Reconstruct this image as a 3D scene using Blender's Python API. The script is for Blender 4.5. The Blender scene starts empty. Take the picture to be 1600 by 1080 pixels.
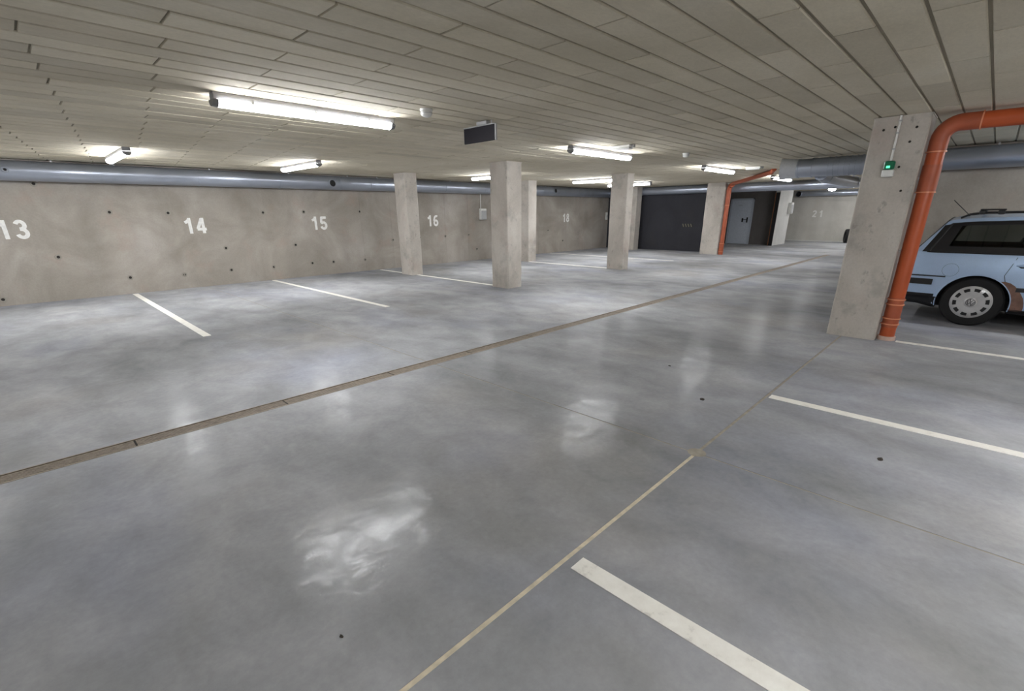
import bpy, bmesh, math, random
from mathutils import Vector, Matrix

random.seed(7)
scene = bpy.context.scene
COL = scene.collection
PI = math.pi

# ------------------------------------------------------------------ camera
# axes: X runs along the aisle and the floor drain, Y from the right bay to the left wall, Z up
cam_d = bpy.data.cameras.new('camera')
cam = bpy.data.objects.new('camera', cam_d)
COL.objects.link(cam)
CAM_POS = Vector((0, 0, 1.52))
right = Vector((0.69842244, -0.71563216, -0.00875807))
down = Vector((-0.2489935, -0.23149641, -0.94043163))
fwd = Vector((0.67097565, 0.65899926, -0.33987005))
cam.matrix_world = Matrix(((right.x, -down.x, -fwd.x, CAM_POS.x),
                           (right.y, -down.y, -fwd.y, CAM_POS.y),
                           (right.z, -down.z, -fwd.z, CAM_POS.z),
                           (0, 0, 0, 1)))
FPX = 729.03
cam_d.sensor_width = 36.0
cam_d.lens = FPX * 36.0 / 1600.0
cam_d.shift_y = 56.8 / 1600.0
cam_d.clip_start = 0.02
cam_d.clip_end = 200
scene.camera = cam

# ------------------------------------------------------------------ world and exposure
world = bpy.data.worlds.new('world')
scene.world = world
world.use_nodes = True
world.node_tree.nodes['Background'].inputs[0].default_value = (0.5, 0.52, 0.55, 1)
world.node_tree.nodes['Background'].inputs[1].default_value = 0.02
scene.view_settings.view_transform = 'Standard'
scene.view_settings.look = 'None'
scene.view_settings.gamma = 1.0
scene.view_settings.use_curve_mapping = False
scene.view_settings.exposure = 0.0
LAMP_STRENGTH = 90.0

# ------------------------------------------------------------------ constants of the place
HC = 2.49            # underside of the ceiling boards
WALL_Y = 12.6        # left wall
FAR_X = 29.3
X0, X1 = -7.0, FAR_X
YR = -4.5


# ================================================================== helpers
class MB:
    """collects geometry and links it as one mesh object"""
    def __init__(s):
        s.v = []; s.f = []; s.m = []

    def add(s, verts, faces, mi=0):
        b = len(s.v)
        s.v += [tuple(p) for p in verts]
        s.f += [tuple(b + i for i in f) for f in faces]
        s.m += [mi] * len(faces)
        return s

    def box(s, x0, x1, y0, y1, z0, z1, mi=0):
        v = [(x, y, z) for x in (x0, x1) for y in (y0, y1) for z in (z0, z1)]
        return s.add(v, [(0, 1, 3, 2), (4, 6, 7, 5), (0, 4, 5, 1), (2, 3, 7, 6), (0, 2, 6, 4), (1, 5, 7, 3)], mi)

    def cbox(s, x0, x1, y0, y1, z0, z1, c, mi=0):
        """box with chamfered vertical edges and chamfered top and bottom rims"""
        def ring(i, z):
            a, b, d, e = x0 + i, x1 - i, y0 + i, y1 - i
            return [(a + c, d, z), (b - c, d, z), (b, d + c, z), (b, e - c, z),
                    (b - c, e, z), (a + c, e, z), (a, e - c, z), (a, d + c, z)]
        rings = [ring(c, z0), ring(0, z0 + c), ring(0, z1 - c), ring(c, z1)]
        v = [p for r in rings for p in r]
        f = [tuple(reversed(range(8))), tuple(range(24, 32))]
        for k in range(3):
            for i in range(8):
                j = (i + 1) % 8
                f.append((k * 8 + i, k * 8 + j, k * 8 + 8 + j, k * 8 + 8 + i))
        return s.add(v, f, mi)

    def tube(s, pts, r, n=16, cap=True, mi=0):
        """round tube through pts; r is a number or one per point"""
        pts = [Vector(p) for p in pts]
        rs = r if isinstance(r, (list, tuple)) else [r] * len(pts)
        T = []
        for i in range(len(pts)):
            a = pts[max(i - 1, 0)]; b = pts[min(i + 1, len(pts) - 1)]
            d = (b - a)
            if d.length < 1e-9: d = T[-1] if T else Vector((0, 0, 1))
            T.append(d.normalized())
        up = Vector((0, 0, 1)) if abs(T[0].z) < 0.9 else Vector((1, 0, 0))
        u = T[0].cross(up).normalized()
        v = []; f = []
        for i, p in enumerate(pts):
            u = (u - T[i] * u.dot(T[i])).normalized()
            w = T[i].cross(u)
            for k in range(n):
                a = 2 * PI * k / n
                v.append(p + (u * math.cos(a) + w * math.sin(a)) * rs[i])
        for i in range(len(pts) - 1):
            for k in range(n):
                l = (k + 1) % n
                f.append((i * n + k, i * n + l, (i + 1) * n + l, (i + 1) * n + k))
        if cap:
            f.append(tuple(reversed(range(n))))
            f.append(tuple((len(pts) - 1) * n + k for k in range(n)))
        return s.add(v, f, mi)

    def lathe(s, prof, origin, axis, n=24, mi=0, cap=False):
        """prof = [(r, h)] turned about axis through origin"""
        o = Vector(origin); ax = Vector(axis).normalized()
        up = Vector((0, 0, 1)) if abs(ax.z) < 0.9 else Vector((1, 0, 0))
        u = ax.cross(up).normalized(); w = ax.cross(u)
        v = []; f = []
        for (r, h) in prof:
            for k in range(n):
                a = 2 * PI * k / n
                v.append(o + ax * h + (u * math.cos(a) + w * math.sin(a)) * max(r, 1e-5))
        for i in range(len(prof) - 1):
            for k in range(n):
                l = (k + 1) % n
                f.append((i * n + k, i * n + l, (i + 1) * n + l, (i + 1) * n + k))
        if cap:
            f.append(tuple(reversed(range(n)))); f.append(tuple((len(prof) - 1) * n + k for k in range(n)))
        return s.add(v, f, mi)

    def mesh(s, name, mats, smooth=None):
        me = bpy.data.meshes.new(name)
        me.from_pydata(s.v, [], s.f)
        for m in (mats if isinstance(mats, (list, tuple)) else [mats]):
            me.materials.append(m)
        me.polygons.foreach_set('material_index', s.m)
        bm = bmesh.new(); bm.from_mesh(me)
        bmesh.ops.recalc_face_normals(bm, faces=bm.faces)
        bm.to_mesh(me); bm.free()
        if smooth:
            me.polygons.foreach_set('use_smooth', [True] * len(me.polygons))
            me.set_sharp_from_angle(angle=math.radians(smooth))
        me.update()
        return me

    def build(s, name, mats, parent=None, smooth=None):
        return link(name, s.mesh(name, mats, smooth), parent)


def link(name, data, parent=None):
    o = bpy.data.objects.new(name, data)
    COL.objects.link(o)
    if parent is not None:
        o.parent = parent
    return o


def tag(o, label=None, cat=None, group=None, kind=None):
    if label: o['label'] = label
    if cat: o['category'] = cat
    if group: o['group'] = group
    if kind: o['kind'] = kind
    return o


def empty(name, loc, rz=0.0):
    o = bpy.data.objects.new(name, None)
    o.empty_display_size = 0.1
    COL.objects.link(o)
    o.location = loc
    o.rotation_euler = (0, 0, rz)
    return o


def copy_tree(o, parent=None):
    c = o.copy(); COL.objects.link(c); c.parent = parent
    for ch in list(o.children):
        copy_tree(ch, c)
    return c


# ================================================================== materials
def lin(c):
    return tuple(((x / 255.0) / 12.92 if x / 255.0 <= 0.04045 else ((x / 255.0 + 0.055) / 1.055) ** 2.4) for x in c) + (1.0,)


class NT:
    def __init__(s, name):
        s.mat = bpy.data.materials.new(name); s.mat.use_nodes = True
        s.t = s.mat.node_tree; s.n = s.t.nodes; s.l = s.t.links
        s.b = s.n['Principled BSDF']
        g = s.n.new('ShaderNodeNewGeometry'); s.pos = g.outputs['Position']; s.geo = g

    def set(s, **k):
        for a, v in k.items():
            s.b.inputs[a.replace('_', ' ')].default_value = v
        return s

    def mapv(s, scale=(1, 1, 1), loc=(0, 0, 0), src=None):
        m = s.n.new('ShaderNodeMapping')
        m.inputs['Scale'].default_value = scale; m.inputs['Location'].default_value = loc
        s.l.new(src or s.pos, m.inputs[0]); return m.outputs[0]

    def noise(s, scale, detail=4, rough=0.55, vec=None, dist=0.0):
        n = s.n.new('ShaderNodeTexNoise')
        n.inputs['Scale'].default_value = scale; n.inputs['Detail'].default_value = detail
        n.inputs['Roughness'].default_value = rough; n.inputs['Distortion'].default_value = dist
        s.l.new(vec or s.pos, n.inputs['Vector']); return n.outputs['Fac']

    def ramp(s, fac, stops):
        r = s.n.new('ShaderNodeValToRGB')
        e = r.color_ramp.elements
        while len(e) < len(stops): e.new(0.5)
        for i, (p, c) in enumerate(stops):
            e[i].position = p; e[i].color = c if len(c) == 4 else tuple(c) + (1,)
        s.l.new(fac, r.inputs[0]); return r.outputs[0]

    def mix(s, a, b, fac, mode='MIX'):
        m = s.n.new('ShaderNodeMix'); m.data_type = 'RGBA'; m.blend_type = mode
        for sock, val in ((m.inputs[0], fac), (m.inputs[6], a), (m.inputs[7], b)):
            if isinstance(val, (int, float, tuple)): sock.default_value = val
            else: s.l.new(val, sock)
        return m.outputs[2]

    def math(s, op, a, b=0.0):
        m = s.n.new('ShaderNodeMath'); m.operation = op
        for sock, val in ((m.inputs[0], a), (m.inputs[1], b)):
            if isinstance(val, (int, float)): sock.default_value = val
            else: s.l.new(val, sock)
        return m.outputs[0]

    def bump(s, h, strength=0.2, dist=0.01):
        b = s.n.new('ShaderNodeBump'); b.inputs['Strength'].default_value = strength
        b.inputs['Distance'].default_value = dist
        s.l.new(h, b.inputs['Height']); s.l.new(b.outputs[0], s.b.inputs['Normal'])

    def color(s, sock): s.l.new(sock, s.b.inputs['Base Color']); return s
    def rough(s, sock): s.l.new(sock, s.b.inputs['Roughness']); return s


def g(v): return (v, v, v, 1)


def plain(name, c, rough=0.5, metal=0.0, noise=0.06, scale=14.0, **k):
    t = NT(name)
    base = lin(c)
    lo = tuple(x * (1 - noise) for x in base[:3]) + (1,)
    hi = tuple(min(1, x * (1 + noise)) for x in base[:3]) + (1,)
    t.color(t.ramp(t.noise(scale, 3), [(0.3, lo), (0.7, hi)]))
    t.set(Roughness=rough, Metallic=metal)
    for a, v in k.items(): t.b.inputs[a.replace('_', ' ')].default_value = v
    return t.mat


def concrete(name, a, b, c, stain=(150, 135, 128), streak=0.35, rough=0.85, pits=0.0):
    """cast concrete: cloudy tone, fine grain, vertical formwork streaks"""
    t = NT(name)
    big = t.noise(0.9, 5, 0.6, dist=0.6)
    col = t.ramp(big, [(0.28, lin(a)), (0.5, lin(b)), (0.74, lin(c))])
    st = t.noise(1.0, 3, 0.5, t.mapv((2.2, 2.2, 0.25)))
    col = t.mix(col, t.ramp(st, [(0.3, g(0.72)), (0.6, g(1.0))]), streak, 'MULTIPLY')
    rust = t.ramp(t.noise(1.6, 4, 0.6, t.mapv((1, 1, 1), (5, 3, 9))), [(0.56, g(0)), (0.74, g(1))])
    rm = t.math('MULTIPLY', rust, 0.45)
    col = t.mix(col, lin(stain), rm)
    fine = t.noise(38, 5, 0.7)
    col = t.mix(col, t.ramp(fine, [(0.3, g(0.86)), (0.7, g(1.08))]), 0.6, 'MULTIPLY')
    if pits:
        pit = t.ramp(t.noise(11, 4, 0.65, t.mapv((1, 1, 0.7), (3, 2, 6))), [(0.62, g(1.0)), (0.72, g(0.62))])
        col = t.mix(col, pit, pits, 'MULTIPLY')
        scuff = t.ramp(t.noise(2.2, 5, 0.65, t.mapv((1, 1, 1), (9, 1, 2))), [(0.54, g(0)), (0.70, g(1))])
        col = t.mix(col, lin((132, 130, 124)), t.math('MULTIPLY', scuff, 0.5))
    t.color(col); t.set(Roughness=rough)
    t.bump(t.math('ADD', fine, t.math('MULTIPLY', big, 1.5)), 0.25, 0.006)
    return t.mat


def floor_mat():
    t = NT('floor_concrete')
    big = t.noise(0.34, 4, 0.5, dist=0.25)
    col = t.ramp(big, [(0.25, lin((150, 151, 154))), (0.5, lin((168, 169, 172))), (0.78, lin((184, 185, 188)))])
    cl = t.noise(0.75, 4, 0.55, t.mapv((1.0, 0.5, 1.0), (3, 8, 0)), 0.2)
    col = t.mix(col, t.ramp(cl, [(0.32, g(0.64)), (0.60, g(1.06))]), 0.9, 'MULTIPLY')
    blue = t.ramp(t.noise(0.65, 4, 0.55, t.mapv((1, 0.6, 1), (11, 2, 0))), [(0.52, g(0)), (0.75, g(1))])
    col = t.mix(col, lin((146, 151, 172)), t.math('MULTIPLY', blue, 0.4))
    brown = t.ramp(t.noise(0.5, 4, 0.55, t.mapv((1, 1, 1), (21, 7, 0))), [(0.52, g(0)), (0.75, g(1))])
    col = t.mix(col, lin((160, 154, 146)), t.math('MULTIPLY', brown, 0.4))
    fine = t.noise(26, 5, 0.7)
    col = t.mix(col, t.ramp(fine, [(0.28, g(0.86)), (0.7, g(1.06))]), 0.7, 'MULTIPLY')
    mid = t.noise(2.6, 5, 0.62, t.mapv((1, 0.7, 1), (2, 5, 0)), 0.4)
    col = t.mix(col, t.ramp(mid, [(0.32, g(0.78)), (0.66, g(1.08))]), 0.85, 'MULTIPLY')
    t.color(col)
    t.set(Roughness=0.7, Specular_IOR_Level=0.0)
    t.bump(t.math('ADD', t.noise(7, 4, 0.6), t.math('MULTIPLY', fine, 0.25)), 0.16, 0.012)
    # power-trowelled sheen, stronger on the polished patches
    gl = t.n.new('ShaderNodeBsdfGlossy'); gl.inputs['Roughness'].default_value = 0.19
    bp = t.n.new('ShaderNodeBump'); bp.inputs['Strength'].default_value = 0.25; bp.inputs['Distance'].default_value = 0.01
    t.l.new(t.noise(9, 5, 0.65), bp.inputs['Height']); t.l.new(bp.outputs[0], gl.inputs['Normal'])
    polish = t.ramp(t.noise(5.0, 7, 0.72, t.mapv((1, 1, 1), (4, 1, 0)), 0.6), [(0.36, g(0.008)), (0.52, g(0.026)), (0.70, g(0.066))])
    mx = t.n.new('ShaderNodeMixShader')
    t.l.new(polish, mx.inputs[0]); t.l.new(t.b.outputs[0], mx.inputs[1]); t.l.new(gl.outputs[0], mx.inputs[2])
    t.l.new(mx.outputs[0], t.n['Material Output'].inputs[0])
    return t.mat


def ceiling_mat():
    t = NT('ceiling_board')
    oi = t.n.new('ShaderNodeObjectInfo')
    big = t.noise(0.7, 5, 0.6, dist=0.5)
    col = t.ramp(big, [(0.28, lin((196, 187, 165))), (0.52, lin((210, 201, 180))), (0.76, lin((220, 213, 195)))])
    rnd = t.ramp(oi.outputs['Random'], [(0.0, g(0.86)), (1.0, g(1.07))])
    col = t.mix(col, rnd, 0.9, 'MULTIPLY')
    fib = t.noise(60, 5, 0.75, t.mapv((0.5, 1, 1)))
    col = t.mix(col, t.ramp(fib, [(0.3, g(0.84)), (0.7, g(1.08))]), 0.6, 'MULTIPLY')
    t.color(col); t.set(Roughness=0.95)
    t.bump(fib, 0.35, 0.004)
    return t.mat


def stripe_mat():
    t = NT('white_floor_paint')
    w = t.noise(9, 6, 0.7)
    col = t.ramp(w, [(0.26, lin((196, 193, 186))), (0.42, lin((236, 233, 225))), (0.7, lin((246, 244, 237)))])
    rub = t.ramp(t.noise(2.6, 4, 0.6), [(0.6, g(0)), (0.8, g(1))])
    col = t.mix(col, lin((214, 203, 188)), t.math('MULTIPLY', rub, 0.5))
    t.color(col); t.set(Roughness=0.55); t.bump(w, 0.1, 0.002)
    return t.mat


def metal_mat(name, c, rough=0.32):
    t = NT(name)
    n = t.noise(1.5, 2, 0.5)
    base = lin(c)
    t.color(t.ramp(n, [(0.3, tuple(x * 0.90 for x in base[:3]) + (1,)), (0.7, tuple(min(1, x * 1.1) for x in base[:3]) + (1,))]))
    t.set(Metallic=0.75)
    t.rough(t.ramp(t.noise(2, 2, 0.5), [(0.3, g(rough - 0.03)), (0.7, g(rough + 0.06))]))
    return t.mat


def paint_mat(name, c, inside):
    """car paint; the inner side of the sheet shows dark trim"""
    t = NT(name)
    n = t.noise(220, 2)
    base = lin(c)
    col = t.ramp(n, [(0.3, tuple(x * 0.92 for x in base[:3]) + (1,)), (0.7, tuple(x * 1.08 for x in base[:3]) + (1,))])
    dirt = t.ramp(t.noise(3, 5, 0.65), [(0.5, g(1.0)), (0.8, g(0.85))])
    col = t.mix(col, dirt, 0.6, 'MULTIPLY')
    t.color(t.mix(col, lin(inside), t.geo.outputs['Backfacing']))
    t.set(Metallic=0.25, Roughness=0.32, Coat_Weight=0.7, Coat_Roughness=0.08)
    return t.mat


def glass_mat():
    t = NT('tinted_glass')
    out = t.n['Material Output']
    tr = t.n.new('ShaderNodeBsdfTransparent')
    n = t.noise(3, 3)
    t.l.new(t.ramp(n, [(0.3, (0.34, 0.37, 0.36, 1)), (0.7, (0.42, 0.45, 0.44, 1))]), tr.inputs[0])
    gl = t.n.new('ShaderNodeBsdfGlossy'); gl.inputs['Roughness'].default_value = 0.03
    fr = t.n.new('ShaderNodeFresnel'); fr.inputs[0].default_value = 1.5
    mx = t.n.new('ShaderNodeMixShader')
    t.l.new(fr.outputs[0], mx.inputs[0]); t.l.new(tr.outputs[0], mx.inputs[1]); t.l.new(gl.outputs[0], mx.inputs[2])
    t.l.new(mx.outputs[0], out.inputs[0])
    return t.mat


def emit_mat(name, c, strength):
    t = NT(name)
    n = t.noise(4, 2)
    t.color(t.ramp(n, [(0.3, lin(c)), (0.7, lin(c))]))
    t.set(Emission_Color=lin(c), Emission_Strength=strength, Roughness=0.4)
    return t.mat


M = {}
M['floor'] = floor_mat()
M['board'] = ceiling_mat()
M['soffit'] = concrete('ceiling_slab', (132, 124, 106), (142, 134, 115), (152, 144, 126))
M['wall'] = concrete('wall_concrete', (140, 133, 124), (160, 153, 144), (180, 174, 167), (166, 144, 132))
M['wall_light'] = concrete('wall_pale_concrete', (186, 183, 176), (198, 195, 188), (208, 206, 200), (196, 188, 178))
M['column'] = concrete('column_concrete', (166, 159, 150), (190, 183, 174), (208, 203, 195), (172, 150, 140), 0.45, 0.85, 0.8)
M['dark_wall'] = concrete('dark_painted_wall', (42, 42, 48), (49, 49, 55), (56, 56, 62), (56, 53, 54), 0.25)
M['lobby_wall'] = concrete('lobby_wall_paint', (96, 92, 90), (104, 100, 98), (112, 108, 106), (104, 98, 92), 0.2)
M['white_wall'] = concrete('white_pillar_plaster', (196, 196, 194), (208, 208, 206), (218, 218, 216), (200, 198, 194), 0.15)
M['stripe'] = stripe_mat()
M['digit'] = plain('white_wall_paint', (232, 231, 228), 0.7, 0, 0.08, 24)
M['sealant'] = plain('beige_joint_sealant', (206, 195, 172), 0.8, 0, 0.16, 18)
M['sealant_old'] = plain('worn_joint_sealant', (150, 143, 130), 0.8, 0, 0.2, 14)
M['hole'] = plain('tie_hole_dark', (40, 37, 34), 0.9)
M['hole_rim'] = plain('tie_hole_patch', (150, 145, 136), 0.9)
M['steel_drain'] = plain('drain_grate_steel', (140, 129, 117), 0.7, 0.0, 0.22, 22)
M['drain_dark'] = plain('drain_channel', (38, 34, 31), 0.9, 0, 0.2)
M['duct'] = metal_mat('galvanised_duct', (176, 183, 196), 0.33)
M['duct_light'] = plain('bright_duct_mouth', (214, 217, 222), 0.35, 0.2)
M['duct_dark'] = plain('duct_opening', (22, 22, 24), 0.8)
M['pvc'] = plain('orange_drain_pipe', (182, 84, 42), 0.4, 0, 0.08, 5)
M['pvc_ring'] = plain('pipe_socket_rim', (226, 150, 112), 0.4)
M['pvc_old_shaded'] = plain('faded_shaded_pipe', (166, 84, 54), 0.5, 0, 0.12, 7)
M['pvc_cap'] = plain('pipe_foot_mortar', (206, 178, 164), 0.7, 0, 0.12, 20)
M['housing'] = plain('lamp_housing_grey', (142, 142, 146), 0.5)
M['clip'] = plain('lamp_clip', (190, 190, 194), 0.35, 0.6)
M['endcap'] = plain('lamp_end_cap', (120, 120, 122), 0.5)
M['tube'] = emit_mat('lamp_diffuser', (250, 252, 255), LAMP_STRENGTH)
M['white_plastic'] = plain('white_plastic', (226, 226, 222), 0.45)
M['grey_plastic'] = plain('grey_plastic', (176, 177, 178), 0.5)
M['sign_back'] = plain('dark_sign_panel', (30, 27, 36), 0.8)
M['sign_edge'] = plain('clear_sign_edge', (190, 190, 192), 0.3)
M['green'] = plain('green_plastic', (22, 104, 74), 0.3)
M['green_led'] = emit_mat('green_led', (90, 230, 170), 1.6)
M['door'] = plain('door_grey_paint', (206, 214, 226), 0.45)
M['door_frame'] = plain('door_frame_paint', (186, 194, 206), 0.45)
M['black'] = plain('black_plastic', (20, 20, 22), 0.45)
M['rubber'] = plain('black_rubber', (22, 22, 23), 0.85, 0, 0.15)
M['wood'] = plain('brown_edge_strip', (128, 84, 50), 0.6)
M['hazard'] = plain('hazard_yellow', (104, 100, 84), 0.6)
M['carpaint'] = paint_mat('light_blue_car_paint', (170, 194, 224), (26, 26, 30))
M['silver'] = plain('silver_hubcap', (190, 190, 190), 0.35, 0.3)
M['emblem'] = plain('emblem_grey', (88, 88, 90), 0.35, 0.5)
M['glass'] = glass_mat()
M['rust'] = plain('brown_primer_patch', (116, 88, 76), 0.75, 0, 0.25, 12)
M['interior'] = plain('dark_seat_fabric', (20, 21, 26), 0.9)
M['redlens'] = plain('red_tail_lens', (150, 22, 22), 0.2)
M['headlens'] = plain('headlamp_lens', (200, 205, 210), 0.1)
M['dirt'] = plain('dirt', (58, 52, 46), 0.95, 0, 0.3, 60)

# ================================================================== the setting
# ---- floor: base, cast slabs with open joints, sealant, painted lines
floor = tag(MB().box(X0 - 0.2, X1 + 0.2, YR - 0.2, WALL_Y + 0.2, -0.30, -0.10).build('floor', M['drain_dark']),
            'smooth grey concrete garage floor with white bay lines', None, None, 'structure')
JX, JY = 2.835, 1.065
DR0, DR1 = 3.94, 4.10
for (xa, xb) in ((X0, JX - 0.006), (JX + 0.006, X1)):
    for (ya, yb) in ((YR, JY - 0.011), (JY + 0.011, DR0), (DR1, WALL_Y)):
        MB().box(xa, xb, ya, yb, -0.10, 0.0).build('floor_slab', M['floor'], floor)
# sealant strips lying a little low in the joints
def strip(xa, xb, ya, yb, m):
    return MB().box(xa, xb, ya, yb, -0.06, -0.0015).build('joint_sealant', m, floor)
strip(X0, JX, JY - 0.011, JY + 0.011, M['sealant'])
strip(JX, X1, JY - 0.011, JY + 0.011, M['sealant_old'])
strip(JX - 0.006, JX + 0.006, YR, JY - 0.011, M['sealant_old'])
strip(JX - 0.006, JX + 0.006, JY + 0.011, DR0, M['sealant_old'])
strip(JX - 0.006, JX + 0.006, DR1, WALL_Y, M['sealant_old'])
MB().lathe([(0.0, -0.001), (0.05, -0.001), (0.06, 0.0012), (0.0, 0.0018)], (JX + 0.01, JY, 0), (0, 0, 1), 14).build('sealant_blob', M['sealant_old'], floor)


def line(x, ya, yb, w=0.095, label=None):
    o = MB().box(x - w / 2, x + w / 2, ya, yb, -0.001, 0.003).build('bay_line', M['stripe'], floor)
    o['label'] = label
    return o
line(1.445, -4.3, 1.01, label='broad white bay line nearest the camera')
line(4.265, -4.3, 1.04, label='white bay line at the right edge of the frame')
line(7.25, -4.3, 0.52, label='white bay line beside the orange pipe and car')
line(1.505, 7.22, 12.5, label='white bay line between numbers 13 and 14')
line(4.285, 7.24, 12.5, label='white bay line between numbers 14 and 15')
line(7.30, 7.62, 10.64, label='white bay line between two columns near number 16')
line(7.30, 11.17, 12.5, label='short white bay line behind the column near number 15')
line(11.83, 7.72, 10.76, label='white bay line running to the column near number 18')
line(15.0, 7.25, 12.5, label='far white bay line before the dark wall')
line(-1.30, 7.22, 12.5)
line(-1.38, -4.3, 1.01)

# ---- walls
def wall(name, x0, x1, y0, y1, mat, label, z1=2.515):
    return tag(MB().box(x0, x1, y0, y1, -0.1, z1).build(name, mat), label, None, None, 'structure')
wall_left = wall('wall_left', X0 - 0.2, X1 + 0.2, WALL_Y, WALL_Y + 0.25, M['wall'], 'long bare concrete wall with painted bay numbers')
wall_back = wall('wall_back', X1, X1 + 0.25, YR, WALL_Y, M['wall_light'], 'pale far concrete wall with number 21')
wall('wall_right', X0 - 0.2, X1 + 0.2, YR - 0.25, YR, M['wall'], 'concrete wall at the head of the right bays')
wall('wall_front', X0 - 0.25, X0, YR, WALL_Y, M['wall'], 'concrete end wall behind the viewpoint')
wall('wall_side', 11.25, 11.5, YR, 0.95, M['wall'], 'concrete cross wall behind the blue car')
wall('wall_aisle', 11.5, X1, 0.70, 0.95, M['wall'], 'concrete wall along the right of the far aisle')
wall_dark = wall('wall_inner', 19.15, 19.35, 7.62, WALL_Y, M['dark_wall'], 'dark painted cross wall behind the columns')
wall_lobby = wall('wall_lobby', 25.0, 25.2, 7.30, WALL_Y, M['lobby_wall'], 'shadowy brown grey wall with a pale door')
pillar = wall('wall_pillar', 24.55, 26.45, 7.12, 7.30, M['white_wall'], 'short white wall end beside number 21')

# tie holes of the formwork in the left wall
tie = [(-0.45, 2.1), (0.51, 2.1), (1.47, 1.61), (0.52, 0.81), (1.51, 0.33), (2.44, 1.59), (2.47, 0.30), (3.42, 0.32),
       (4.35, 1.59), (5.33, 1.60), (6.88, 1.60), (5.0, 0.81), (4.38, 0.31), (5.36, 0.33), (5.94, 0.32), (6.89, 0.31),
       (7.85, 0.81), (8.82, 0.84), (9.81, 0.84), (10.80, 0.85), (11.15, 0.37), (14.94, 0.87), (15.9, 0.44), (-0.4, 0.12), (3.4, 0.82)]
th = MB().lathe([(0.0, -0.004), (0.022, -0.004), (0.026, 0.002), (0.046, 0.004), (0.052, 0.0)], (0, 0, 0), (0, -1, 0), 12)
th.m = [0] * 24 + [1] * (len(th.m) - 24)
th_me = th.mesh('tie_hole', [M['hole'], M['hole_rim']])
for (x, z) in tie:
    o = link('tie_hole', th_me, wall_left); o.location = (x, WALL_Y - 0.0045, z)
# casting joints of the formwork: shallow vertical fillets
for x in (0.02, 2.47, 4.40, 6.90, 7.85, 9.83, 10.8, 12.2, 14.4, 17.0):
    MB().box(x - 0.006, x + 0.006, WALL_Y - 0.004, WALL_Y + 0.01, 0.0, 2.5).build('casting_joint', M['wall'], wall_left)


# ---- painted numbers
def arcpts(cx, cz, rx, rz, a0, a1, n=18):
    return [(cx + rx * math.cos(math.radians(a0 + (a1 - a0) * i / n)), cz + rz * math.sin(math.radians(a0 + (a1 - a0) * i / n))) for i in range(n + 1)]
# centre lines of the stencilled digits in a box 0.58 wide, 1 high
DIG = {
    '1': [[(0.06, 0.70), (0.16, 0.75), (0.27, 0.83), (0.335, 0.93)], [(0.335, 0.0), (0.335, 1.0)]],
    '2': [arcpts(0.29, 0.71, 0.20, 0.215, 175, -40, 16) + [(0.10, 0.09)], [(0.03, 0.085), (0.55, 0.085)]],
    '3': [arcpts(0.28, 0.72, 0.175, 0.20, 160, -90, 16), arcpts(0.28, 0.29, 0.20, 0.215, 90, -165, 18), [(0.22, 0.515), (0.30, 0.515)]],
    '4': [[(0.40, 0.0), (0.40, 1.0)], [(0.36, 0.95), (0.055, 0.29)], [(0.02, 0.27), (0.57, 0.27)]],
    '5': [[(0.10, 0.91), (0.52, 0.91)], [(0.15, 0.97), (0.09, 0.50)], [(0.08, 0.53)] + arcpts(0.27, 0.31, 0.205, 0.235, 125, -165, 20)],
    '6': [arcpts(0.29, 0.30, 0.20, 0.22, 0, 360, 28), arcpts(0.36, 0.48, 0.275, 0.44, 180, 62, 14)],
    '7': [[(0.03, 0.91), (0.55, 0.91)], [(0.50, 0.90), (0.32, 0.50), (0.22, 0.0)]],
    '8': [arcpts(0.29, 0.735, 0.165, 0.185, 0, 360, 26), arcpts(0.29, 0.285, 0.205, 0.205, 0, 360, 28)],
}


def ribbon(m, pts, w, x0, h, t=0.003):
    P = [Vector((p[0], p[1])) for p in pts]
    v = []
    closed = (P[0] - P[-1]).length < 1e-4
    for i, p in enumerate(P):
        a = P[i - 1] if i > 0 else (P[-2] if closed else P[0])
        b = P[i + 1] if i < len(P) - 1 else (P[1] if closed else P[-1])
        d = (b - a).normalized(); nn = Vector((-d.y, d.x)) * w / 2
        for q in (p + nn, p - nn):
            v.append((x0 + q.x * h, q.y * h, 0.0)); v.append((x0 + q.x * h, q.y * h, t))
    f = []
    for i in range(len(P) - 1):
        k = i * 4
        f += [(k + 1, k + 3, k + 7, k + 5), (k, k + 4, k + 6, k + 2), (k, k + 1, k + 5, k + 4), (k + 2, k + 6, k + 7, k + 3)]
    f += [(0, 2, 3, 1), (len(P) * 4 - 4, len(P) * 4 - 3, len(P) * 4 - 1, len(P) * 4 - 2)]
    m.add(v, f)


def number(txt, parent, loc, rot, h, label, gap=1.0):
    m = MB(); adv = 0.66 * h * gap
    for i, ch in enumerate(txt):
        for k, st in enumerate(DIG[ch]):
            ribbon(m, st, 0.185, (i - len(txt) / 2) * adv, h, 0.003 + 0.001 * k)
    o = m.build('painted_number', M['digit'], parent)
    o.location = loc; o.rotation_euler = rot
    o['label'] = label
    return o
for txt, x in (('13', 0.06), ('14', 2.91), ('15', 5.72), ('16', 9.37), ('17', 13.2), ('18', 16.1)):
    number(txt, wall_left, (x, WALL_Y, 1.16), (PI / 2, 0, 0), 0.325, 'white painted number ' + txt + ' on the concrete wall', 1.06)
number('21', wall_back, (X1, 6.52, 1.2), (PI / 2, 0, -PI / 2), 0.32, 'white painted number 21 on the far wall', 1.4)

# ledge on the far wall
MB().box(X1 - 0.06, X1, 0.95, 7.8, 1.98, 2.05).build('wall_ledge', M['wall_light'], wall_back)
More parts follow.
